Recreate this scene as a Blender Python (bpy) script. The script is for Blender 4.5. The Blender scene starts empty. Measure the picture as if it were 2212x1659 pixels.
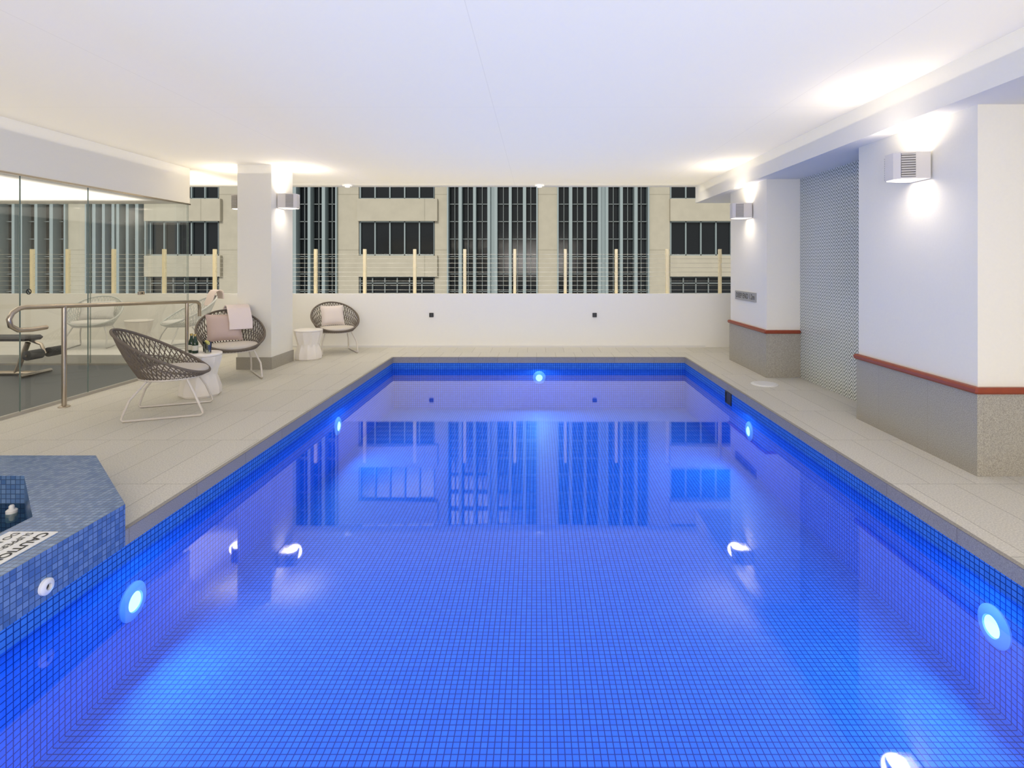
import bpy, math, random
from mathutils import Vector, Matrix
random.seed(4)
S = bpy.context.scene
COL = S.collection
PI = math.pi
F, CX, CY, H = 1200.0, 1159.0, 572.0, 1.42

# ------------------------------------------------------------------ helpers
class MB:
    def __init__(s): s.v=[]; s.f=[]
    def add(s, vs, fs):
        b=len(s.v); s.v+= [tuple(p) for p in vs]; s.f+=[tuple(i+b for i in f) for f in fs]; return s
    def poly(s, pts): return s.add(pts,[tuple(range(len(pts)))])
    def box(s,x0,x1,y0,y1,z0,z1):
        return s.add([(x0,y0,z0),(x1,y0,z0),(x1,y1,z0),(x0,y1,z0),(x0,y0,z1),(x1,y0,z1),(x1,y1,z1),(x0,y1,z1)],
            [(0,3,2,1),(4,5,6,7),(0,1,5,4),(1,2,6,5),(2,3,7,6),(3,0,4,7)])
    def rbox(s,x0,x1,y0,y1,z0,z1,r):
        # box with chamfered edges (top and bottom and verticals)
        def ring(i,z):
            return [(x0+i+r,y0+i,z),(x1-i-r,y0+i,z),(x1-i,y0+i+r,z),(x1-i,y1-i-r,z),(x1-i-r,y1-i,z),(x0+i+r,y1-i,z),(x0+i,y1-i-r,z),(x0+i,y0+i+r,z)]
        rs=[ring(r*.7,z0),ring(0,z0+r),ring(0,z1-r),ring(r*.7,z1)]
        vs=[p for q in rs for p in q]; fs=[tuple(range(7,-1,-1)),tuple(range(24,32))]
        for k in range(3):
            for i in range(8):
                j=(i+1)%8; fs.append((k*8+i,k*8+j,k*8+8+j,k*8+8+i))
        return s.add(vs,fs)
    def prism(s,pts,z0,z1):
        n=len(pts)
        return s.add([(x,y,z0) for x,y in pts]+[(x,y,z1) for x,y in pts],
            [tuple(range(n-1,-1,-1)),tuple(range(n,2*n))]+[(i,(i+1)%n,n+(i+1)%n,n+i) for i in range(n)])
    def tube(s,pts,r,n=8,closed=False):
        P=[Vector(p) for p in pts]; m=len(P); vs=[]; prev=None
        for i in range(m):
            a=P[(i-1)%m] if (closed or i>0) else P[i]; b=P[(i+1)%m] if (closed or i<m-1) else P[i]
            t=(b-a).normalized()
            if prev is None:
                u=Vector((0,0,1)) if abs(t.z)<.9 else Vector((1,0,0))
                prev=t.cross(u).normalized()
            prev=(prev-t*prev.dot(t)).normalized(); q=t.cross(prev)
            for k in range(n):
                a_=2*PI*k/n; vs.append(P[i]+prev*math.cos(a_)*r+q*math.sin(a_)*r)
        fs=[]
        for i in range(m if closed else m-1):
            j=(i+1)%m
            for k in range(n):
                l=(k+1)%n; fs.append((i*n+k,i*n+l,j*n+l,j*n+k))
        if not closed:
            fs.append(tuple(range(n-1,-1,-1))); fs.append(tuple((m-1)*n+k for k in range(n)))
        return s.add(vs,fs)
    def lathe(s,prof,n=24,c=(0,0,0),mod=None,cap=True):
        vs=[];fs=[];m=len(prof)
        for i,(r,z) in enumerate(prof):
            for k in range(n):
                a=2*PI*k/n; rr=r*(mod(a,i) if mod else 1)
                vs.append((c[0]+rr*math.cos(a),c[1]+rr*math.sin(a),c[2]+z))
        for i in range(m-1):
            for k in range(n):
                l=(k+1)%n; fs.append((i*n+k,i*n+l,(i+1)*n+l,(i+1)*n+k))
        if cap:
            fs.append(tuple(range(n-1,-1,-1))); fs.append(tuple((m-1)*n+k for k in range(n)))
        return s.add(vs,fs)
    def xf(s,M): s.v=[tuple(M@Vector(p)) for p in s.v]; return s
    def build(s,name,mat,parent=None,smooth=False):
        me=bpy.data.meshes.new(name); me.from_pydata(s.v,[],s.f); me.update()
        uv=me.uv_layers.new(name='UVMap')
        for p in me.polygons:
            n=p.normal
            if abs(n.z)<.7:
                t=Vector((-n.y,n.x,0)); 
                t=t.normalized() if t.length>1e-6 else Vector((1,0,0))
            for li in p.loop_indices:
                co=me.vertices[me.loops[li].vertex_index].co
                uv.data[li].uv=(co.x,co.y) if abs(n.z)>=.7 else (co.dot(t),co.z)
        if smooth:
            for p in me.polygons: p.use_smooth=True
            try: me.set_sharp_from_angle(angle=math.radians(smooth if smooth is not True else 45))
            except Exception: pass
        o=bpy.data.objects.new(name,me); COL.objects.link(o)
        if mat: me.materials.append(mat)
        if parent: o.parent=parent
        return o
def tag(o,label=None,cat=None,group=None,kind=None):
    if label: o['label']=label
    if cat: o['category']=cat
    if group: o['group']=group
    if kind: o['kind']=kind
    return o
def empty(name,loc,label,cat,group=None,rz=0):
    o=bpy.data.objects.new(name,None); COL.objects.link(o); o.location=loc; o.rotation_euler=(0,0,rz); o.empty_display_size=.1
    return tag(o,label,cat,group)
def copy_tree(o,parent=None):
    c=o.copy(); COL.objects.link(c); c.parent=parent
    for ch in list(o.children): copy_tree(ch,c)
    return c
def text_words(body,size,M,mat,parent,total=None,bold=0):
    # one mesh per word, laid left to right from M's origin; total = centred on that
    items=[]; x=0
    for wd in body.split(' '):
        cu=bpy.data.curves.new('lettering','FONT'); cu.body=wd; cu.size=size; cu.align_x='LEFT'; cu.align_y='CENTER'; cu.offset=bold
        t=bpy.data.objects.new('tmp',cu); COL.objects.link(t); bpy.context.view_layer.update()
        me=bpy.data.meshes.new_from_object(t.evaluated_get(bpy.context.evaluated_depsgraph_get()))
        bpy.data.objects.remove(t); wdt=max(v.co.x for v in me.vertices)
        items.append((me,x)); x+=wdt+size*.3
    x-=size*.3; sh=-x/2 if total else 0
    for me,xx in items:
        me.transform(M@Matrix.Translation((xx+sh,0,0))); me.name='lettering'
        o=bpy.data.objects.new('lettering',me); COL.objects.link(o); me.materials.clear(); me.materials.append(mat); o.parent=parent

# ------------------------------------------------------------------ materials
def newmat(name):
    m=bpy.data.materials.new(name); m.use_nodes=True; nt=m.node_tree; nt.nodes.clear()
    out=nt.nodes.new('ShaderNodeOutputMaterial'); return m,nt,out
def N(nt,t,**k):
    n=nt.nodes.new(t)
    for a,b in k.items(): setattr(n,a,b)
    return n
def rgba(c): return (c[0],c[1],c[2],1)
def plain(name,c,rough=.6,metal=0,spec=.5,noise=0,nscale=30,bump=0,emit=None,es=0):
    m,nt,out=newmat(name); b=N(nt,'ShaderNodeBsdfPrincipled')
    b.inputs['Roughness'].default_value=rough; b.inputs['Metallic'].default_value=metal
    b.inputs['Specular IOR Level'].default_value=spec
    tc=N(nt,'ShaderNodeTexCoord'); no=N(nt,'ShaderNodeTexNoise'); no.inputs['Scale'].default_value=nscale; no.inputs['Detail'].default_value=3
    nt.links.new(tc.outputs['Object'],no.inputs['Vector'])
    rp=N(nt,'ShaderNodeMix',data_type='RGBA'); 
    rp.inputs[6].default_value=rgba([x*(1-noise) for x in c]); rp.inputs[7].default_value=rgba([min(1,x*(1+noise)) for x in c])
    nt.links.new(no.outputs['Fac'],rp.inputs[0]); nt.links.new(rp.outputs[2],b.inputs['Base Color'])
    if bump:
        bp=N(nt,'ShaderNodeBump'); bp.inputs['Strength'].default_value=bump; bp.inputs['Distance'].default_value=.005
        nt.links.new(no.outputs['Fac'],bp.inputs['Height']); nt.links.new(bp.outputs[0],b.inputs['Normal'])
    if emit:
        b.inputs['Emission Color'].default_value=rgba(emit); b.inputs['Emission Strength'].default_value=es
    nt.links.new(b.outputs[0],out.inputs[0]); return m
def tiles(name,c1,c2,mortar,w,h,msize,offset=0,rough=.3,speck=0,spec=.5,shift=(0,0),rot=0,bias=0,speckscale=180):
    m,nt,out=newmat(name); b=N(nt,'ShaderNodeBsdfPrincipled'); b.inputs['Roughness'].default_value=rough; b.inputs['Specular IOR Level'].default_value=spec
    tc=N(nt,'ShaderNodeTexCoord'); mp=N(nt,'ShaderNodeMapping'); mp.inputs['Location'].default_value=(shift[0],shift[1],0); mp.inputs['Rotation'].default_value=(0,0,rot)
    br=N(nt,'ShaderNodeTexBrick'); br.offset=offset; br.squash=1
    br.inputs['Color1'].default_value=rgba(c1); br.inputs['Color2'].default_value=rgba(c2); br.inputs['Mortar'].default_value=rgba(mortar)
    br.inputs['Scale'].default_value=1; br.inputs['Brick Width'].default_value=w; br.inputs['Row Height'].default_value=h
    br.inputs['Mortar Size'].default_value=msize; br.inputs['Mortar Smooth'].default_value=.1; br.inputs['Bias'].default_value=bias
    nt.links.new(tc.outputs['UV'],mp.inputs[0]); nt.links.new(mp.outputs[0],br.inputs['Vector'])
    col=br.outputs['Color']
    if speck:
        no=N(nt,'ShaderNodeTexNoise'); no.inputs['Scale'].default_value=speckscale; no.inputs['Detail'].default_value=2
        nt.links.new(tc.outputs['Object'],no.inputs['Vector'])
        mr=N(nt,'ShaderNodeMapRange'); mr.inputs[1].default_value=.3; mr.inputs[2].default_value=.7; mr.inputs[3].default_value=1-speck; mr.inputs[4].default_value=1+speck
        nt.links.new(no.outputs['Fac'],mr.inputs[0])
        mx=N(nt,'ShaderNodeVectorMath',operation='SCALE'); nt.links.new(col,mx.inputs[0]); nt.links.new(mr.outputs[0],mx.inputs['Scale']); col=mx.outputs[0]
    nt.links.new(col,b.inputs['Base Color']); nt.links.new(b.outputs[0],out.inputs[0]); return m
def clear(name,tint,ior,gloss=(1,1,1),rough=0,wave=0,wscale=(2.2,2.2,1)):
    m,nt,out=newmat(name)
    fr=N(nt,'ShaderNodeFresnel'); fr.inputs['IOR'].default_value=ior
    tr=N(nt,'ShaderNodeBsdfTransparent'); tr.inputs[0].default_value=rgba(tint)
    gl=N(nt,'ShaderNodeBsdfGlossy'); gl.inputs['Color'].default_value=rgba(gloss); gl.inputs['Roughness'].default_value=rough
    mx=N(nt,'ShaderNodeMixShader')
    if wave:
        tc=N(nt,'ShaderNodeTexCoord'); no=N(nt,'ShaderNodeTexNoise'); no.inputs['Scale'].default_value=1; no.inputs['Detail'].default_value=1
        mp=N(nt,'ShaderNodeMapping'); mp.inputs['Scale'].default_value=wscale
        bp=N(nt,'ShaderNodeBump'); bp.inputs['Strength'].default_value=wave; bp.inputs['Distance'].default_value=.02
        nt.links.new(tc.outputs['Object'],mp.inputs[0]); nt.links.new(mp.outputs[0],no.inputs['Vector']); nt.links.new(no.outputs['Fac'],bp.inputs['Height'])
        nt.links.new(bp.outputs[0],gl.inputs['Normal'])
    nt.links.new(fr.outputs[0],mx.inputs[0]); nt.links.new(tr.outputs[0],mx.inputs[1]); nt.links.new(gl.outputs[0],mx.inputs[2])
    nt.links.new(mx.outputs[0],out.inputs[0]); return m
def emission(name,c,s):
    m,nt,out=newmat(name); e=N(nt,'ShaderNodeEmission'); e.inputs[0].default_value=rgba(c); e.inputs[1].default_value=s
    nt.links.new(e.outputs[0],out.inputs[0]); return m
def herringbone(name):
    m,nt,out=newmat(name); b=N(nt,'ShaderNodeBsdfPrincipled'); b.inputs['Roughness'].default_value=.2
    tc=N(nt,'ShaderNodeTexCoord'); sp=N(nt,'ShaderNodeSeparateXYZ'); nt.links.new(tc.outputs['UV'],sp.inputs[0])
    def M(op,a,bv=None):
        n=N(nt,'ShaderNodeMath',operation=op)
        for i,x in enumerate((a,bv)):
            if x is None: continue
            if isinstance(x,(int,float)): n.inputs[i].default_value=x
            else: nt.links.new(x,n.inputs[i])
        return n.outputs[0]
    p=.10; h=.038
    fu=M('FRACT',M('DIVIDE',sp.outputs[0],p)); tri=M('MULTIPLY',M('ABSOLUTE',M('SUBTRACT',fu,.5)),p)
    t=M('FRACT',M('DIVIDE',M('ADD',sp.outputs[1],tri),h))
    line=M('LESS_THAN',t,.30)
    mx=N(nt,'ShaderNodeMix',data_type='RGBA'); mx.inputs[6].default_value=(.70,.71,.65,1); mx.inputs[7].default_value=(.10,.11,.10,1)
    nt.links.new(line,mx.inputs[0]); nt.links.new(mx.outputs[2],b.inputs['Base Color']); nt.links.new(b.outputs[0],out.inputs[0]); return m

m_white=plain('white_paint',(.84,.81,.725),.75,noise=.01,spec=.2)
m_ceil=tiles('ceiling_paint',(.84,.80,.70),(.84,.80,.70),(.77,.73,.635),2.49,2.4,.003,rough=.8,spec=.2,shift=(.37,0))
m_wallr=plain('textured_wall_paint',(.84,.80,.695),.7,noise=.02,nscale=60,bump=.15,spec=.2)
m_para=plain('parapet_paint',(.86,.845,.80),.7,noise=.01,spec=.2)
m_deck=tiles('deck_tile',(.575,.55,.475),(.615,.585,.51),(.42,.395,.335),.3,.9,.0035,offset=.5,rough=.55,speck=.16,spec=.3,speckscale=110)
m_cop=tiles('coping_stone',(.28,.265,.24),(.31,.29,.26),(.21,.19,.17),.6,.6,.003,rough=.55,speck=.2,spec=.3)
m_clad=tiles('wall_cladding_tile',(.365,.34,.285),(.375,.35,.295),(.31,.285,.235),.6,.6,.002,rough=.5,speck=.30,spec=.3,speckscale=180)
m_pool=tiles('pool_mosaic',(.034,.18,.68),(.046,.215,.75),(.006,.036,.24),.032,.032,.0026,rough=.6,spec=.12)
m_spa=tiles('spa_mosaic',(.065,.145,.34),(.16,.265,.47),(.05,.09,.18),.029,.029,.0023,rough=.25)
m_herr=herringbone('herringbone_tile')
m_rail=plain('red_timber',(.27,.045,.014),.4,noise=.15,nscale=20)
m_water=clear('pool_water',(.90,.97,1),1.5,rough=.03,wave=.018,wscale=(.9,5.0,1))
m_spaw=clear('spa_water',(.65,.95,.95),1.33,rough=.0,wave=.05)
m_glass=clear('clear_glass',(.97,.985,.98),1.55)
m_drink=clear('drinking_glass',(.93,.95,.93),1.5)
m_edge=plain('glass_edge',(.16,.22,.20),.2)
m_chan=plain('pale_metal_channel',(.50,.48,.44),.4,metal=.6)
m_steel=plain('brushed_steel',(.47,.41,.34),.28,metal=1)
m_grille=plain('grille_metal',(.52,.49,.45),.4)
m_grilleB=plain('grille_shadow_metal',(.14,.13,.12),.6)  # dark tone paints shade between the sconce slats; back plates use it too
m_rope=plain('taupe_rope',(.155,.127,.103),.85,noise=.3,nscale=120)
m_ropeW=plain('pale_rope',(.62,.64,.62),.8,noise=.1,nscale=120)
m_frame=plain('pale_metal_frame',(.66,.61,.55),.4)
m_cush=plain('grey_cushion_fabric',(.58,.53,.47),.9,noise=.08,nscale=200,bump=.1)
m_cushW=plain('white_cushion_fabric',(.74,.73,.71),.9,noise=.05,nscale=200,bump=.1)
m_cushP=plain('beige_pink_fabric',(.72,.64,.59),.9,noise=.05,nscale=200,bump=.1)
m_mauve=plain('mauve_fabric',(.56,.43,.38),.9,noise=.06,nscale=200,bump=.1)
m_towel=plain('towel_cotton',(.80,.69,.65),.95,noise=.06,nscale=300,bump=.4)
m_ceram=plain('white_ceramic',(.82,.77,.71),.35,noise=.01)
m_plast=plain('white_plastic',(.75,.74,.72),.4)
m_shade=plain('pale_lamp_metal',(.70,.66,.61),.35)
m_black=plain('black_plastic',(.015,.015,.016),.4)
m_pad=plain('black_vinyl',(.02,.02,.022),.35)
m_foam=plain('grey_foam',(.06,.062,.065),.8)
m_gym=plain('rubber_gym_floor',(.085,.095,.105),.5,noise=.15,nscale=60)
m_bottle=plain('dark_green_glass',(.01,.035,.02),.08)
m_label=plain('paper_label',(.6,.58,.5),.7)
m_gold=plain('gold_foil',(.5,.36,.12),.35,metal=1)
m_lemon=plain('lemon_slice',(.75,.65,.15),.5)
m_post=plain('pale_timber',(.90,.79,.52),.6,noise=.06,nscale=15)
m_cable=plain('steel_cable',(.6,.6,.57),.45,metal=1)
m_conc=tiles('sandstone_cladding',(.53,.49,.39),(.52,.48,.385),(.43,.395,.31),4.4,2.2,.022,rough=.8,spec=.1,speck=.04,speckscale=3)
m_pane=plain('dark_window_glass',(.010,.013,.016),.12,noise=.4,nscale=.6)
m_mull=plain('window_mullion',(.33,.40,.41),.5)
m_mullD=plain('slim_glazing_bar',(.21,.24,.24),.5)
m_sign=plain('bronze_sign_plate',(.36,.345,.31),.4)
m_ink=plain('black_ink',(.02,.02,.02),.6)
m_signw=plain('white_sign_plate',(.80,.80,.78),.5)
m_terr=plain('white_terrace',(.8,.79,.76),.6)
m_lens=emission('pool_light_lens',(.30,.78,1),3)
m_rimL=plain('pool_light_rim',(.34,.52,.85),.4)
m_glow=emission('lamp_diffuser',(1,.90,.80),9)

# ------------------------------------------------------------------ setting
XL,XR,YF,YN=-2.2,2.27,8.52,-1.2
ZN=-.085; ZW=-.18; ZB=-.78
sx,sy,ap=-3.495,2.435,1.295
def octa(a): 
    h=a*math.tan(PI/8); return [(sx+a,sy-h),(sx+a,sy+h),(sx+h,sy+a),(sx-h,sy+a),(sx-a,sy+h),(sx-a,sy-h),(sx-h,sy-a),(sx+h,sy-a)]
O=octa(ap)
d=MB()
x0=-9.5; x1=4.3
d.poly([(x0,sy+ap,0),(XL,sy+ap,0),(XL,9.6,0),(x0,9.6,0)])
d.poly([(XL,YF,0),(XR,YF,0),(XR,9.6,0),(XL,9.6,0)])
d.poly([(XR,YN,0),(x1,YN,0),(x1,9.6,0),(XR,9.6,0)])
d.poly([(x0,-3,0),(x1,-3,0),(x1,YN,0),(x0,YN,0)])
d.poly([(x0,YN,0),(XL,YN,0),(XL,sy-ap,0),(x0,sy-ap,0)])
d.poly([(x0,sy-ap,0),(sx-ap,sy-ap,0),(sx-ap,sy+ap,0),(x0,sy+ap,0)])
h=ap*math.tan(PI/8)
d.poly([(XL,sy+h,0),(XL,sy+ap,0),(sx+h,sy+ap,0)])
d.poly([(XL,sy-h,0),(sx+h,sy-ap,0),(XL,sy-ap,0)])
d.poly([(sx-ap,sy+h,0),(sx-h,sy+ap,0),(sx-ap,sy+ap,0)])
d.poly([(sx-ap,sy-h,0),(sx-ap,sy-ap,0),(sx-h,sy-ap,0)])
tag(d.build('floor',m_deck),kind='structure')
c=MB(); w=.03; e=.002
c.box(XL-w,XL,sy+h,YF+w,ZN,e); c.box(XR,XR+w,YN,YF+w,ZN,e); c.box(XL,XR,YF,YF+w,ZN,e); c.box(XL-w,XL,YN,sy-h,ZN,e)
tag(c.build('trim_1',m_cop),kind='structure')
p=MB()
p.poly([(XL,YN,ZB),(XR,YN,ZB),(XR,YF,ZB),(XL,YF,ZB)])
p.poly([(XL,YN,ZB),(XL,YF,ZB),(XL,YF,ZN),(XL,YN,ZN)])
p.poly([(XR,YF,ZB),(XR,YN,ZB),(XR,YN,ZN),(XR,YF,ZN)])
p.poly([(XL,YF,ZB),(XR,YF,ZB),(XR,YF,ZN),(XL,YF,ZN)])
p.poly([(XR,YN,ZB),(XL,YN,ZB),(XL,YN,0),(XR,YN,0)])
tag(p.build('pool_basin',m_pool),kind='structure')
wt=MB().poly([(XL,YN,ZW),(XR,YN,ZW),(XR,YF,ZW),(XL,YF,ZW)]).build('pool_water',m_water)
tag(wt,'still clear blue water filling the long rectangular pool','water',kind='stuff')

ZC=2.78
cl=MB().box(-9.5,4.3,-3,9.72,ZC,ZC+.2); tag(cl.build('ceiling',m_ceil),kind='structure')
bk=MB().box(2.78,4.3,-3,9.72,2.5,ZC); tag(bk.build('ceiling_bulkhead',m_white),kind='structure')
tag(MB().box(-9.5,-4.9,-3,7.85,2.28,ZC).build('ceiling_bulkhead',m_white),kind='structure')
tag(MB().box(-9.5,4.3,9.57,9.72,0,.92).build('wall_front',m_para),kind='structure')
tag(MB().box(-4.9,2.9,9.535,9.57,0,.035).build('baseboard_front',m_plast),kind='structure')
tag(MB().box(-9.65,-9.5,-3,9.72,0,ZC).build('wall_left',m_white),kind='structure')
tag(MB().box(-9.5,4.3,-3.15,-3,0,ZC).build('wall_back',m_white),kind='structure')
tag(MB().box(4.2,4.35,-3,9.72,0,2.5).build('wall_right',m_wallr),kind='structure')
P1=(2.97,3.74,5.12); P2=(2.90,7.0,8.3)
tag(MB().box(P1[0],4.2,P1[1],P1[2],0,2.5).build('wall_pier',m_wallr),kind='structure')
tag(MB().box(P2[0],4.2,P2[1],P2[2],0,2.5).build('wall_pier',m_wallr),kind='structure')
tag(MB().box(3.32,4.2,P1[2],P2[1],0,2.5).build('wall_recess',m_herr),kind='structure')
t=.014
tag(MB().box(P1[0]-t,4.2,P1[1]-t,P1[2]+t,0,.555).build('trim_2',m_clad),kind='structure')
tag(MB().box(P2[0]-t,3.32,P2[1]-t,P2[2]+t,0,.555).build('trim_3',m_clad),kind='structure')
tag(MB().rbox(P1[0]-.04,4.2,P1[1]-.04,P1[2]+.03,.555,.598,.012).build('trim_4',m_rail),kind='structure')
tag(MB().rbox(P2[0]-.04,3.32,P2[1]-.04,P2[2]+.03,.555,.598,.012).build('trim_5',m_rail),kind='structure')
# column
KX0,KX1,KY0,KY1=-4.06,-3.60,7.54,8.2
tag(MB().box(KX0,KX1,KY0,KY1,0,ZC).build('wall_column',m_white),kind='structure')
tag(MB().box(KX0-.012,KX1+.012,KY0-.012,KY1+.012,0,.165).build('baseboard_column',m_clad),kind='structure')
# raised terrace behind the gym, gym floor
tag(MB().box(-9.5,-4.95,7.95,9.57,0,.13).build('floor_terrace',m_terr),kind='structure')
tag(MB().box(-9.5,-4.95,3.9,7.82,0,.006).build('floor_gym',m_gym),kind='structure')
# glass walls
GX=-4.9
def pane(n,x0_,x1_,y0_,y1_):
    g=MB().poly([(x0_,y0_,.03),(x1_,y1_,.03),(x1_,y1_,2.28),(x0_,y0_,2.28)]).build('window_%d'%n,m_glass); tag(g,kind='structure')
    r=MB()
    for (a,b) in ((x0_,y0_),(x1_,y1_)): r.box(a-.002,a+.002,b-.002,b+.002,.03,2.28)
    r.build('glass_edge',m_edge,g)
def gy(px): return GX*F/(px-CX)
ys=[3.9,gy(43),gy(190),gy(390)+.15]
for i in range(3): pane(i+1,GX,GX,ys[i]+.004,ys[i+1]-.004)
pane(4,-6.3,-4.92,7.85,7.85); pane(5,-7.9,-6.31,7.85,7.85); pane(6,-9.4,-7.91,7.85,7.85)
tag(MB().box(GX-.015,GX+.015,3.9,7.85,0,.03).box(-9.5,GX,7.835,7.865,0,.03).build('trim_6',m_chan),kind='structure')
tag(MB().box(GX-.015,GX+.015,3.9,7.85,2.262,2.28).build('trim_7',m_steel),kind='structure')

# ------------------------------------------------------------------ spa
Oi=octa(ap-.36)
sp=MB(); zt=.14
for i in range(8):
    j=(i+1)%8
    zb=ZN if i==0 else 0
    a,b,ci,di=O[i],O[j],Oi[i],Oi[j]
    sp.poly([(*a,zb),(*b,zb),(*b,zt),(*a,zt)]); sp.poly([(*a,zt),(*b,zt),(*di,zt),(*ci,zt)])
    sp.poly([(*di,-.5),(*ci,-.5),(*ci,zt),(*di,zt)])
sp.poly([(*q,-.5) for q in Oi])
tag(sp.build('spa_tub',m_spa),'octagonal raised spa tub clad in blue mosaic tiles','spa')
tag(MB().poly([(*q,-.03) for q in Oi]).build('spa_water',m_spaw),'still greenish water inside the octagonal mosaic spa','water',kind='stuff')
fx=empty('spa_fitting',(-3.07,3.25,-.04),'small white plastic fitting inside the mosaic spa','pool fitting')
MB().lathe([(.026,-.04),(.028,-.03),(.028,.025),(.02,.032)],20).build('body',m_plast,fx,True); MB().lathe([(.014,.032),(.014,.05),(.008,.056)],16).build('cap',m_plast,fx,True)
jt=empty('return_jet',(XL,2.486,-.02),'round white jet ring on blue tiled side of spa','pool fitting')
R=Matrix.Rotation(PI/2,4,'Y')
MB().lathe([(.036,0),(.036,.012),(.026,.02),(.015,.02),(.013,.006)],24).xf(R).build('ring',m_plast,jt,True)
MB().lathe([(.012,.005),(.012,.008)],16).xf(R).build('nozzle',m_black,jt)
cs=empty('caution_sign',(-2.40,2.40,zt),'white caution sign plate lying on the tiled spa rim','sign')
MB().rbox(-.12,.115,-.29,.255,0.0,.006,.002).build('plate',m_signw,cs)
for body,xx,sz in (('CAUTION',.07,.062),('SLIPPERY',-.002,.046),('DO NOT RUN',-.066,.046)):
    Mx=Matrix.Translation((xx,.240,.0075))@Matrix.Rotation(-PI/2,4,'Z')
    text_words(body,sz,Mx,m_ink,cs,None,.0012 if sz>.05 else 0)

# ------------------------------------------------------------------ pool lights, skimmer, lid
EN=14
def lamp(loc,nrm,en=None):
    l=bpy.data.lights.new('underwater_lamp','AREA'); l.shape='DISK'; l.size=.05; l.energy=en or EN; l.color=(.22,.58,1)
    o=bpy.data.objects.new('underwater_lamp',l); COL.objects.link(o); o.location=Vector(loc)+Vector(nrm)*.035
    o.rotation_euler=(Vector(nrm)+Vector((0,0,.15))).to_track_quat('-Z','Y').to_euler()
def pool_light(loc,nrm,label):
    e_=empty('pool_light',loc,label,'pool light','round underwater pool lights')
    Rm=Vector((0,0,1)).rotation_difference(Vector(nrm)).to_matrix().to_4x4()
    MB().lathe([(.10,0),(.10,.008),(.088,.018),(.054,.022),(.052,.014)],32).xf(Rm).build('rim',m_rimL,e_,True)
    MB().lathe([(.05,.014),(.04,.022),(.02,.026)],24).xf(Rm).build('lens',m_lens,e_,True)
    lamp(loc,nrm)
pool_light((XL,3.02,-.41),(1,0,0),'glowing round light in the left pool wall beside the spa')
pool_light((XL,6.13,-.36),(1,0,0),'glowing round light in left pool wall, nearer the column')
pool_light((XR,2.75,-.37),(-1,0,0),'glowing round light in right pool wall, large at the frame edge')
pool_light((XR,5.91,-.35),(-1,0,0),'glowing round light in right pool wall, near the skimmer slot')
pool_light((.04,YF,-.31),(0,-1,0),'glowing round light in the far pool wall')
lamp((XL,.3,-.41),(1,0,0)); lamp((XR,.2,-.41),(-1,0,0)); lamp((0,YN,-.41),(0,1,0),36)  # added lamps out of view, without fixtures, lighting the near pool
sk=empty('skimmer',(XR,6.56,-.155),'black skimmer slot set in the right pool wall below coping','pool fitting')
q=MB()
q.box(-.012,0,-.1,-.085,-.07,.07).box(-.012,0,.085,.1,-.07,.07).box(-.012,0,-.085,.085,-.07,-.055).box(-.012,0,-.085,.085,.055,.07); q.build('frame',m_black,sk)
MB().box(-.004,-.001,-.085,.085,-.055,.055).build('flap',m_black,sk)
ld=empty('deck_plate',(2.71,6.6,0),'round white access plate set in the right deck','plate')
MB().lathe([(.155,0),(.155,.006),(.15,.009)],40).build('ring',m_plast,ld,True); MB().lathe([(.13,.009),(.128,.013)],40).build('cover',m_plast,ld,True)
for x,lb in ((-1.81,'small black wall outlet on white parapet, the one nearer the column'),(1.0,'small black wall outlet on white parapet, the one nearer the right pier')):
    o=empty('wall_outlet',(x,9.57,.555),lb,'outlet','black parapet outlets')
    MB().rbox(-.037,.037,-.014,0,-.037,.037,.004).build('cover',m_black,o); MB().lathe([(.018,0),(.018,.006)],16).xf(Matrix.Translation((0,-.014,0))@Matrix.Rotation(PI/2,4,'X')).build('socket',m_foam,o)
for x,lb in ((.05,'white smoke detector at ceiling edge above the far pool light'),(-3.2,'white smoke detector at ceiling edge right of the column')):
    o=empty('smoke_detector',(x,9.4,ZC),lb,'detector')
    MB().lathe([(.07,-.035),(.085,-.02),(.085,0)],24).build('base',m_plast,o,True); MB().lathe([(.035,-.055),(.05,-.035)],24).build('sensor',m_plast,o,True)

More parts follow.
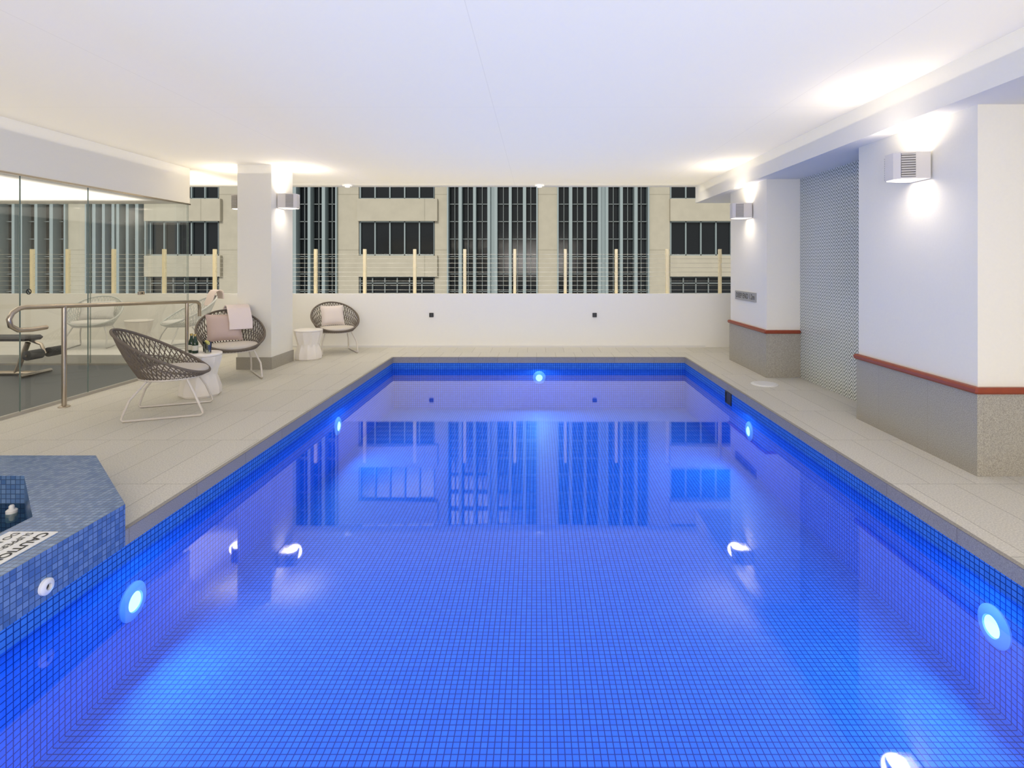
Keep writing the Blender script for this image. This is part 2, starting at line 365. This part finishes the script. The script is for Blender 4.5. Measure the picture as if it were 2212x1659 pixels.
# ------------------------------------------------------------------ sconces
SC=33
def make_sconce(loc,rz,label):
    o=empty('wall_sconce',loc,label,'wall light',None,rz)      # wall at local x=0, projects to -x
    MB().box(-.014,0,-.085,.085,-.085,.085).build('back_plate',m_grilleB,o)
    pl=[(-.014,-.115),(-.13,-.12),(-.225,-.095),(-.255,-.05),(-.255,.05),(-.225,.095),(-.13,.12),(-.014,.115)]
    pi_=[(x*.97-.002 if x>-.1 else x+.008,y*.92) for x,y in pl]
    b=MB(); n=len(pl); vs=[]
    for z in (-.1,.1): vs+=[(x,y,z) for x,y in pl]+[(x,y,z) for x,y in pi_]
    fs=[]
    for i in range(n):
        j=(i+1)%n
        fs+=[(i,j,2*n+j,2*n+i),(n+j,n+i,3*n+i,3*n+j),(2*n+i,2*n+j,3*n+j,3*n+i),(j,i,n+i,n+j)]
    b.add(vs,fs); b.build('shade',m_shade,o)
    for sgn in (-1,1):
        g=MB()
        c_=Vector((-.225,sgn*.095,0)); nn=Vector((-.25,sgn*.97,0)).normalized()
        a=Vector((-.13,sgn*.12,0))
        b0=a+nn*.002; b1=c_+nn*.002
        gp=MB().add([(b0.x,b0.y,-.09),(b1.x,b1.y,-.09),(b1.x,b1.y,.09),(b0.x,b0.y,.09)],[(0,1,2,3)])
        for k in range(10):
            z=-.081+k*.018
            p0=a.lerp(c_,.02); p1=a.lerp(c_,.98)
            q0,q1=p0+nn*.010,p1+nn*.010
            g.add([(p0.x,p0.y,z-.0055),(p1.x,p1.y,z-.0055),(q1.x,q1.y,z-.0055),(q0.x,q0.y,z-.0055),(p0.x,p0.y,z+.0055),(p1.x,p1.y,z+.0055),(q1.x,q1.y,z+.0055),(q0.x,q0.y,z+.0055)],
              [(0,3,2,1),(4,5,6,7),(0,1,5,4),(1,2,6,5),(2,3,7,6),(3,0,4,7)])
        go=g.build('grille',m_grille,o); gp.build('grille_back',m_grilleB,go)
    MB().prism([(x*.98,y) for x,y in pi_],-.06,.06).build('diffuser',m_glow,o)
    M=Matrix.Translation(loc)@Matrix.Rotation(rz,4,'Z')
    for s in (1,-1):
        l=bpy.data.lights.new('sconce_lamp','SPOT'); l.energy=SC if s>0 else SC*.36; l.color=(1,.90,.78); l.spot_size=math.radians(172); l.spot_blend=1; l.shadow_soft_size=.1
        q_=bpy.data.objects.new('sconce_lamp',l); COL.objects.link(q_); q_.location=M@Vector((-.20,0,.06*s))
        q_.rotation_euler=(PI,0,0) if s>0 else (0,0,0)
make_sconce((P1[0],4.28,2.17),0,'large white up-down wall sconce on the near right pier')
make_sconce((P2[0],7.55,2.15),0,'white up-down wall sconce above the deep end sign')
make_sconce((KX1,7.80,2.31),PI,'white up-down wall sconce on pool side of the column')
make_sconce((KX0,7.90,2.31),0,'white up-down wall sconce peeking out left of the column')

ds=empty('depth_sign',(P2[0],7.70,.985),'small grey depth sign reading deep end on right pier','sign')
MB().box(-.012,0,-.38,.38,-.062,.062).build('plate',m_sign,ds)
Mx=Matrix(((0,0,-1,-.0135),(-1,0,0,0),(0,1,0,0),(0,0,0,1)))
text_words('DEEP END 1.2m',.10,Mx,m_ink,ds,True)

# ------------------------------------------------------------------ chairs and tables
def make_chair(name,label,group,rope,frame,cush):
    o=empty(name,(0,0,0),label,'chair',group)
    def top(a):
        s=(1-math.cos(a))/2
        return Vector((.395*math.sin(a),.03-.385*math.cos(a)+.05*s*s,.395+.45*s**1.15))
    def low(a): return Vector((.27*math.sin(a),-.03-.27*math.cos(a),.365))
    n=64
    MB().tube([top(2*PI*i/n) for i in range(n)],.014,8,True).build('rim',rope,o,True)
    r=MB(); K=52
    def pt(a,t):
        p_=low(a).lerp(top(a),t); b=.012*math.sin(PI*t); s=(1-math.cos(a))/2
        return p_+Vector((math.sin(a)*b,-math.cos(a)*b,-.01*math.sin(PI*t)*s))
    for k in range(K):
        a=2*PI*k/K
        for dr in (-1,1):
            r.tube([pt(a+dr*t_*.36,t_) for t_ in (0,.25,.5,.75,1)],.0058,4)
    r.tube([pt(2*PI*i/n,.5) for i in range(n)],.006,4,True)
    r.build('backrest',rope,o,True)
    MB().tube([low(2*PI*i/n) for i in range(n)],.013,8,True).build('seat_frame',frame,o,True)
    MB().lathe([(.268,.352),(.268,.372)],40,(0,-.03,0)).build('seat',rope,o)
    MB().lathe([(.25,.373),(.285,.38),(.30,.40),(.30,.425),(.28,.445),(.22,.455),(.1,.459),(.01,.46)],40,(0,-.05,0)).build('seat_cushion',cush,o,True)
    for s in (-1,1):
        x=s*.22; X=s*.29
        MB().tube([(x,-.20,.355),(X*.98,-.28,.2),(X,-.335,.06),(X,-.345,.03),(X,-.325,.011),(X,-.29,.011),(X,.27,.011),(X,.305,.011),(X,.32,.03),(X,.31,.06),(X*.95,.26,.2),(x,.14,.355)],.011,8).build('sled_leg',frame,o,True)
    MB().tube([(-.22,.14,.352),(.22,.14,.352)],.01,8).build('crossbar',frame,o,True)
    return o
def make_pillow(name,w,h_,th,mat,label,group=None):
    e_=empty(name,(0,0,0),label,'pillow',group)
    n=14; b=MB(); vs=[]; fs=[]
    for sgn in (1,-1):
        for i in range(n+1):
            for j in range(n+1):
                u=-1+2*i/n; v=-1+2*j/n
                z=sgn*th/2*(max(0,(1-u**4)*(1-v**4)))**.55
                vs.append((w/2*u*(1-.07*(1-v*v)),z,h_/2*v*(1-.07*(1-u*u))))
    m=(n+1)**2
    for k in range(2):
        for i in range(n):
            for j in range(n):
                q_=[k*m+i*(n+1)+j,k*m+(i+1)*(n+1)+j,k*m+(i+1)*(n+1)+j+1,k*m+i*(n+1)+j+1]
                fs.append(tuple(q_ if k else q_[::-1]))
    b.add(vs,fs); b.build('cover',mat,e_,60)
    bd=[]
    for i in range(48):
        t_=i/48*4; sd=int(t_); f=-1+2*(t_-sd)
        u,v=((f,-1),(1,f),(-f,1),(-1,-f))[sd]
        bd.append((w/2*u*(1-.07*(1-v*v)),0,h_/2*v*(1-.07*(1-u*u))))
    MB().tube(bd,.005,6,True).build('piping',mat,e_,True)
    return e_
def make_towel(label,path,W=.12,th=.022):
    e_=empty('towel',(0,0,0),label,'towel')
    n=len(path); b=MB(); vs=[]
    def off(i):
        a=Vector(path[max(i-1,0)]); c_=Vector(path[min(i+1,n-1)]); t_=(c_-a).normalized(); return Vector((-t_.y,t_.x))*th
    fs=[]
    for i,(y,z) in enumerate(path):
        o_=off(i); wob=.006*math.sin(i*1.7)
        vs+=[(-W+wob,y,z),(W+wob,y,z),(W+wob,y+o_.x*1,z+o_.y),(-W+wob,y+o_.x,z+o_.y)]
    for i in range(n-1):
        for k in range(4): fs.append((i*4+k,i*4+(k+1)%4,i*4+4+(k+1)%4,i*4+4+k))
    fs+=[(3,2,1,0),tuple((n-1)*4+k for k in range(4))]
    b.add(vs,fs); q_=b.build('folded_cloth',m_towel,e_,60)
    md=q_.modifiers.new('b','BEVEL'); md.width=.008; md.segments=3
    return e_
def place(o,x,y,rz,z=0,sc=1): o.location=(x,y,z); o.rotation_euler=(0,0,math.radians(rz)); o.scale=(sc,sc,sc)
def on_chair(o,chair,lx,ly,lz,tilt=0,roll=0,yaw=0):
    sc=chair.scale.x
    M=Matrix.Translation(chair.location)@Matrix.Rotation(chair.rotation_euler.z,4,'Z')@Matrix.Translation((lx*sc,ly*sc,lz*sc))@Matrix.Rotation(yaw,4,'Z')@Matrix.Rotation(tilt,4,'X')@Matrix.Rotation(roll,4,'Y')
    o.matrix_world=M
A=make_chair('lounge_chair','brown rope lounge chair with its back turned, nearest the camera','rope lounge chairs',m_rope,m_frame,m_cush)
place(A,-3.55,5.36,112,0,.96)
B=copy_tree(A); B['label']='brown rope lounge chair holding mauve pillow and folded towel'; place(B,-3.84,7.0,38,0,.97)
C=copy_tree(A); C['label']='brown rope lounge chair with a pale pillow standing by the far parapet'; place(C,-3.27,9.05,32,0,.93)
D=make_chair('lounge_chair','white rope lounge chair behind the glass, left of the white terrace table','pale chairs behind the glass',m_ropeW,m_plast,m_cushW)
place(D,-6.98,8.75,20,.13,.92)
E=copy_tree(D); E['label']='white rope lounge chair behind the glass, with pale towel over its back'; place(E,-5.55,8.8,-38,.13,.92)
pB=make_pillow('pillow',.40,.36,.14,m_mauve,'mauve square pillow leaning in a brown rope chair'); on_chair(pB,B,-.06,.17,.64,-math.radians(22))
pC=make_pillow('pillow',.36,.34,.12,m_cushP,'pale beige square pillow leaning in the far brown rope chair'); on_chair(pC,C,-.02,.17,.63,-math.radians(22))
pD=make_pillow('pillow',.46,.30,.12,m_cushW,'pale lumbar pillow in the chair behind the glass'); on_chair(pD,D,0,.18,.61,-math.radians(22))
tB=make_towel('folded pinkish towel draped over back of the chair with mauve pillow',[(.075,.59),(.105,.68),(.145,.77),(.20,.84),(.30,.87),(.42,.87),(.485,.84),(.495,.77)],.135); on_chair(tB,B,.12,0,.0,0,0)
tE=make_towel('pale towel draped over back of the white chair behind glass',[(.32,.62),(.35,.72),(.385,.81),(.41,.85),(.445,.862),(.48,.855),(.50,.81),(.50,.73)]); on_chair(tE,E,.0,0,0,0,0)

def make_table(label):
    o=empty('side_table',(0,0,0),label,'side table','white faceted drum side tables')
    ps=[(.185,0),(.205,.02),(.205,.09),(.175,.19),(.165,.235),(.175,.28),(.205,.39),(.21,.435)]
    def mod(a,i):
        ph=0 if i<4 else PI/10
        return 1-.08*abs(math.sin(5*(a+ph)))*(1 if 0<i<7 else .5)
    MB().lathe(ps,80,mod=mod).build('body',m_ceram,o,25)
    MB().lathe([(.20,.435),(.21,.44),(.21,.456),(.203,.462),(.01,.463)],48).build('tabletop',m_ceram,o,True)
    return o
T1=make_table('white faceted drum side table carrying bottles and glasses'); place(T1,-3.66,6.05,0)
T2=copy_tree(T1); T2['label']='white faceted drum side table beside the column, empty top'; place(T2,-3.44,8.38,0,0,.97)
T3=copy_tree(T1); T3['label']='white faceted drum side table behind the gym glass'; place(T3,-6.24,8.72,0,.13,.92)
zt1=.463
def bottle(x,y,label):
    o=empty('bottle',(x,y,zt1),label,'bottle','dark green bottles')
    MB().lathe([(.028,0),(.031,.004),(.031,.10),(.027,.125),(.015,.155),(.012,.19),(.014,.192),(.014,.2)],24).build('glass_body',m_bottle,o,True)
    MB().lathe([(.0318,.03),(.0318,.085)],24,cap=False).build('paper_label',m_label,o,True)
    MB().lathe([(.0155,.185),(.0155,.205)],16).build('cap',m_gold,o,True)
bottle(-3.77,6.07,'dark green bottle on white side table, left of the pair'); bottle(-3.70,6.02,'dark green bottle on white side table, right of the pair')
def tumbler(x,y,label):
    o=empty('drinking_glass',(x,y,zt1),label,'glass','clear tumblers on the side table')
    MB().lathe([(.03,0),(.037,.12),(.035,.12),(.028,.008),(.005,.006)],24,cap=False).build('glass_body',m_drink,o,True)
    MB().lathe([(.022,-.003),(.022,.003)],20).xf(Matrix.Translation((.004,0,.11))@Matrix.Rotation(1.2,4,'Y')).build('lemon_slice',m_lemon,o)
tumbler(-3.62,6.09,'clear tumbler with lemon on side table, next to the bottles'); tumbler(-3.56,6.02,'clear tumbler with lemon on side table, farther from the bottles')

# ------------------------------------------------------------------ handrail
hr=empty('handrail',(-4.72,6.3,0),'curved stainless steel handrail in front of the glass wall','handrail')
def rz_(y): return 1.03+(y-5.1)*(-.046)
yy=[5.12+i*.25 for i in range(11)]
pts=[(0,5.35-6.3,.82),(0,5.20-6.3,.815),(0,5.06-6.3,.825),(0,4.985-6.3,.87),(0,4.97-6.3,.93),(0,5.0-6.3,.985),(0,5.06-6.3,1.02)]+[(0,y-6.3,rz_(y)) for y in yy]+[(0,7.72-6.3,.905),(0,7.77-6.3,.875),(0,7.78-6.3,.83),(0,7.78-6.3,.70)]
MB().tube(pts,.022,12).build('rail',m_steel,hr,True)
for y in (5.55,7.5): 
    MB().tube([(0,y-6.3,0),(0,y-6.3,rz_(y))],.022,12).build('post',m_steel,hr,True)
    MB().lathe([(.05,0),(.05,.008),(.03,.016)],24,(0,y-6.3,0)).build('foot_plate',m_steel,hr,True)

# ------------------------------------------------------------------ gym bench
gb=empty('weight_bench',(-6.75,7.1,.006),'black weight bench with foam leg rollers in the gym','gym bench',None,0)
MB().tube([(-.6,0,.03),(.35,0,.03)],.03,8).tube([(-.6,-.25,.03),(-.6,.25,.03)],.025,8).tube([(.35,-.22,.03),(.35,.22,.03)],.025,8).tube([(-.3,0,.03),(-.3,0,.45)],.03,8).tube([(.1,0,.03),(.25,0,.42)],.03,8).build('frame',m_steel,gb,True)
MB().rbox(-.25,.35,-.13,.13,.45,.51,.025).build('seat_pad',m_pad,gb)
MB().rbox(-.62,.1,-.13,.13,-.03,.03,.025).xf(Matrix.Translation((-.32,0,.60))@Matrix.Rotation(math.radians(18),4,'Y')).build('back_pad',m_pad,gb)
MB().tube([(.28,0,.45),(.42,0,.40),(.47,0,.28)],.02,8).build('leg_lever',m_steel,gb,True)
for z,x in ((.29,.46),):
    MB().tube([(x,-.26,z),(x,.26,z)],.012,8).build('roller_bar',m_steel,gb,True)
    for s in (-1,1):
        MB().lathe([(.03,-.1),(.06,-.095),(.06,.095),(.03,.1)],24).xf(Matrix.Translation((x,s*.15,z))@Matrix.Rotation(PI/2,4,'X')).build('foam_roller',m_foam,gb,True)
st=empty('glass_sticker',(GX-.001,gy(62),1.42-58*gy(62)/F),'small round warning sticker on the gym glass','sticker')
Rg=Matrix.Rotation(PI/2,4,'Y')
MB().lathe([(.028,0),(.028,.003),(.02,.003),(.02,0)],24,cap=False).xf(Rg).build('ring',m_ink,st)
MB().tube([(.002,-.015,.015),(.002,.015,-.015)],.003,6).build('slash',m_ink,st)
lk=empty('glass_lock',(GX,gy(305),1.42-61*gy(305)/F),'small steel lock on the gym glass door','lock')
MB().rbox(-.012,.012,-.05,.05,-.02,.02,.004).build('body',m_steel,lk); MB().lathe([(.01,.012),(.01,.016)],16).xf(Rg).build('keyhole',m_black,lk)

# ------------------------------------------------------------------ cable railing
YP=9.76
cr=empty('cable_railing',(0,YP,.92),'pale timber post and steel cable railing behind the white parapet','railing')
for px in (682,788,896,1004,1112,1221,1331,1441,1555,573,464,355,246,147,70,-30):
    x=(px-CX)*YP/F
    MB().rbox(x-.025,x+.025,-.03,.03,-.4,.775,.005).build('post',m_post,cr)
for k in range(9):
    z=.06+k*.078
    MB().tube([(-9.5,.0,z),(4.2,.0,z)],.0025,5).build('cable',m_cable,cr,True)

# ------------------------------------------------------------------ office tower opposite
YB=22.0; K_=YB/F
def X(px): return (px-CX)*K_
def Z(py): return H-(py-CY)*K_
tw=empty('office_building',(0,YB,Z(900)),'sandstone office building with dark windows across the street','building')
z00=Z(900)
def fb(mb,pa,pb,ya,yb,pt_,pbm): mb.box(X(pa),X(pb),ya,yb,Z(pbm)-z00,Z(pt_)-z00)
TOP,BOT=60,900
wl=MB()
for a,b in ((145,190),(490,535),(728,775),(1160,1205),(1400,1447),(1640,2300),(-500,-60)): fb(wl,a,b,0,1.5,TOP,BOT)
curt=((-60,145),(190,318),(535,728),(968,1160),(1205,1400))
bays=((318,490,325,472),(775,968,778,938),(1447,1640,1449,1612))
rows=[(120,192),(239,311),(358,430),(478,552),(597,671),(716,790)]
for a,b,wa,wb in bays:
    fb(wl,wb,b,-.0,1.5,TOP,BOT)
    prev=TOP
    for r0,r1 in rows+[(BOT,BOT)]:
        fb(wl,a,wb,-.0,1.5,prev,r0)
        if r0>prev+5: wl.box(X(a-1),X(wb+8),-.16,.0,Z(r0)-z00,Z(prev)-z00)
        prev=r1
wl.build('wall',m_conc,tw)
for a,b,wa,wb in bays:
    for i,(r0,r1) in enumerate(rows):
        f=MB(); nv=5 if i!=4 else 6
        for k in range(nv+1):
            xx=wa+(wb-wa)*k/nv; fb(f,xx-1.2,xx+1.2,.0,.12,r0,r1)
        hs=(r0+1,r1-1) if i!=4 else (r0+1,(r0*1.6+r1*.4)/2,(r0+r1)/2,r1-1)
        for y in hs: fb(f,wa,wb,.0,.12,y-1.2,y+1.2)
        fo=f.build('window',m_mull if i!=4 else m_mullD,tw)
        g=MB(); fb(g,wa,wb,.1,.13,r0,r1); g.build('pane',m_pane,fo)
for a,b in curt:
    f=MB(); w_=b-a
    for fr,tk in ((.0,3),(.14,7),(.30,6),(.46,6),(.54,6),(.70,6),(.86,7),(1,3)):
        xx=a+w_*fr; fb(f,xx-tk/2,xx+tk/2,-.12,.35,TOP,BOT)
    fb(f,a+w_*.46,a+w_*.54,.05,.35,TOP,BOT)
    fo=f.build('window',m_mull,tw)
    f2=MB()
    for fr in (.07,.22,.38,.62,.78,.93):
        xx=a+w_*fr; fb(f2,xx-.7,xx+.7,.15,.3,TOP,BOT)
    y=TOP
    while y<BOT:
        fb(f2,a,b,.15,.3,y-.9,y+.9); y+=38
    f2.build('glazing_bar',m_mullD,fo)
    g=MB(); fb(g,a,b,.28,.31,TOP,BOT); g.build('pane',m_pane,fo)

# ------------------------------------------------------------------ light
def area(loc,target,sx_,sy_,en,col=(1,.90,.80)):
    l=bpy.data.lights.new('fill_lamp','AREA'); l.shape='RECTANGLE'; l.size=sx_; l.size_y=sy_; l.energy=en; l.color=col
    o=bpy.data.objects.new('fill_lamp',l); COL.objects.link(o); o.location=loc
    o.rotation_euler=(Vector(target)-Vector(loc)).to_track_quat('-Z','Z' if abs(target[0]-loc[0])+abs(target[1]-loc[1])>.01 else 'Y').to_euler()
area((0,-2.6,1.6),(0,4,1.5),5.5,1.8,215,(1,.93,.88))  # added fill behind the camera, no fixture there
area((.085,3.3,2.66),(.085,3.3,5),5.38,12.4,97,(1,.88,.58))  # unseen fill facing up, brightens the ceiling over the pool
area((-3.74,3.3,2.66),(-3.74,3.3,5),2.27,12.4,41,(1,.90,.74))  # unseen upward fill for the left ceiling, more neutral in colour
area((-7.1,8.75,2.66),(-7.1,8.75,5),4.4,1.5,30,(1,.92,.84))  # added fill facing up above the terrace, no fixture
area((-7.1,5.6,2.2),(-7.1,5.6,5),3.8,3.6,75,(1,.94,.88))  # added upward fill that brightens the gym
area((-1.5,9.15,2.70),(-1.5,9.85,1.3),8,.12,45,(1,.92,.78))  # added wash facing outward, brightens railing posts and parapet, no fixture
area((.035,3.66,ZW-.02),(.035,3.66,-2),4.4,9.6,72,(.20,.53,1))  # unseen blue fill below the surface, lights the pool floor evenly
sun=bpy.data.lights.new('facade_fill_sun','SUN'); sun.energy=1.9; sun.color=(1,.97,.91); sun.angle=.3  # sun lamp added to brighten the facade opposite
so=bpy.data.objects.new('facade_fill_sun',sun); COL.objects.link(so); so.rotation_euler=Vector((.2,1,-.55)).to_track_quat('-Z','Z').to_euler()
W=bpy.data.worlds.new('World'); S.world=W; W.use_nodes=True
W.node_tree.nodes['Background'].inputs[0].default_value=(.95,.95,.92,1); W.node_tree.nodes['Background'].inputs[1].default_value=.5

cam=bpy.data.cameras.new('Camera'); co=bpy.data.objects.new('Camera',cam); COL.objects.link(co)
co.location=(0,0,H); co.rotation_euler=(PI/2,0,0); cam.sensor_width=36; cam.lens=F/2212*36
cam.shift_x=-(CX-1106)/2212; cam.shift_y=-(829.5-CY)/2212; cam.clip_start=.05
S.camera=co
S.view_settings.view_transform='Standard'
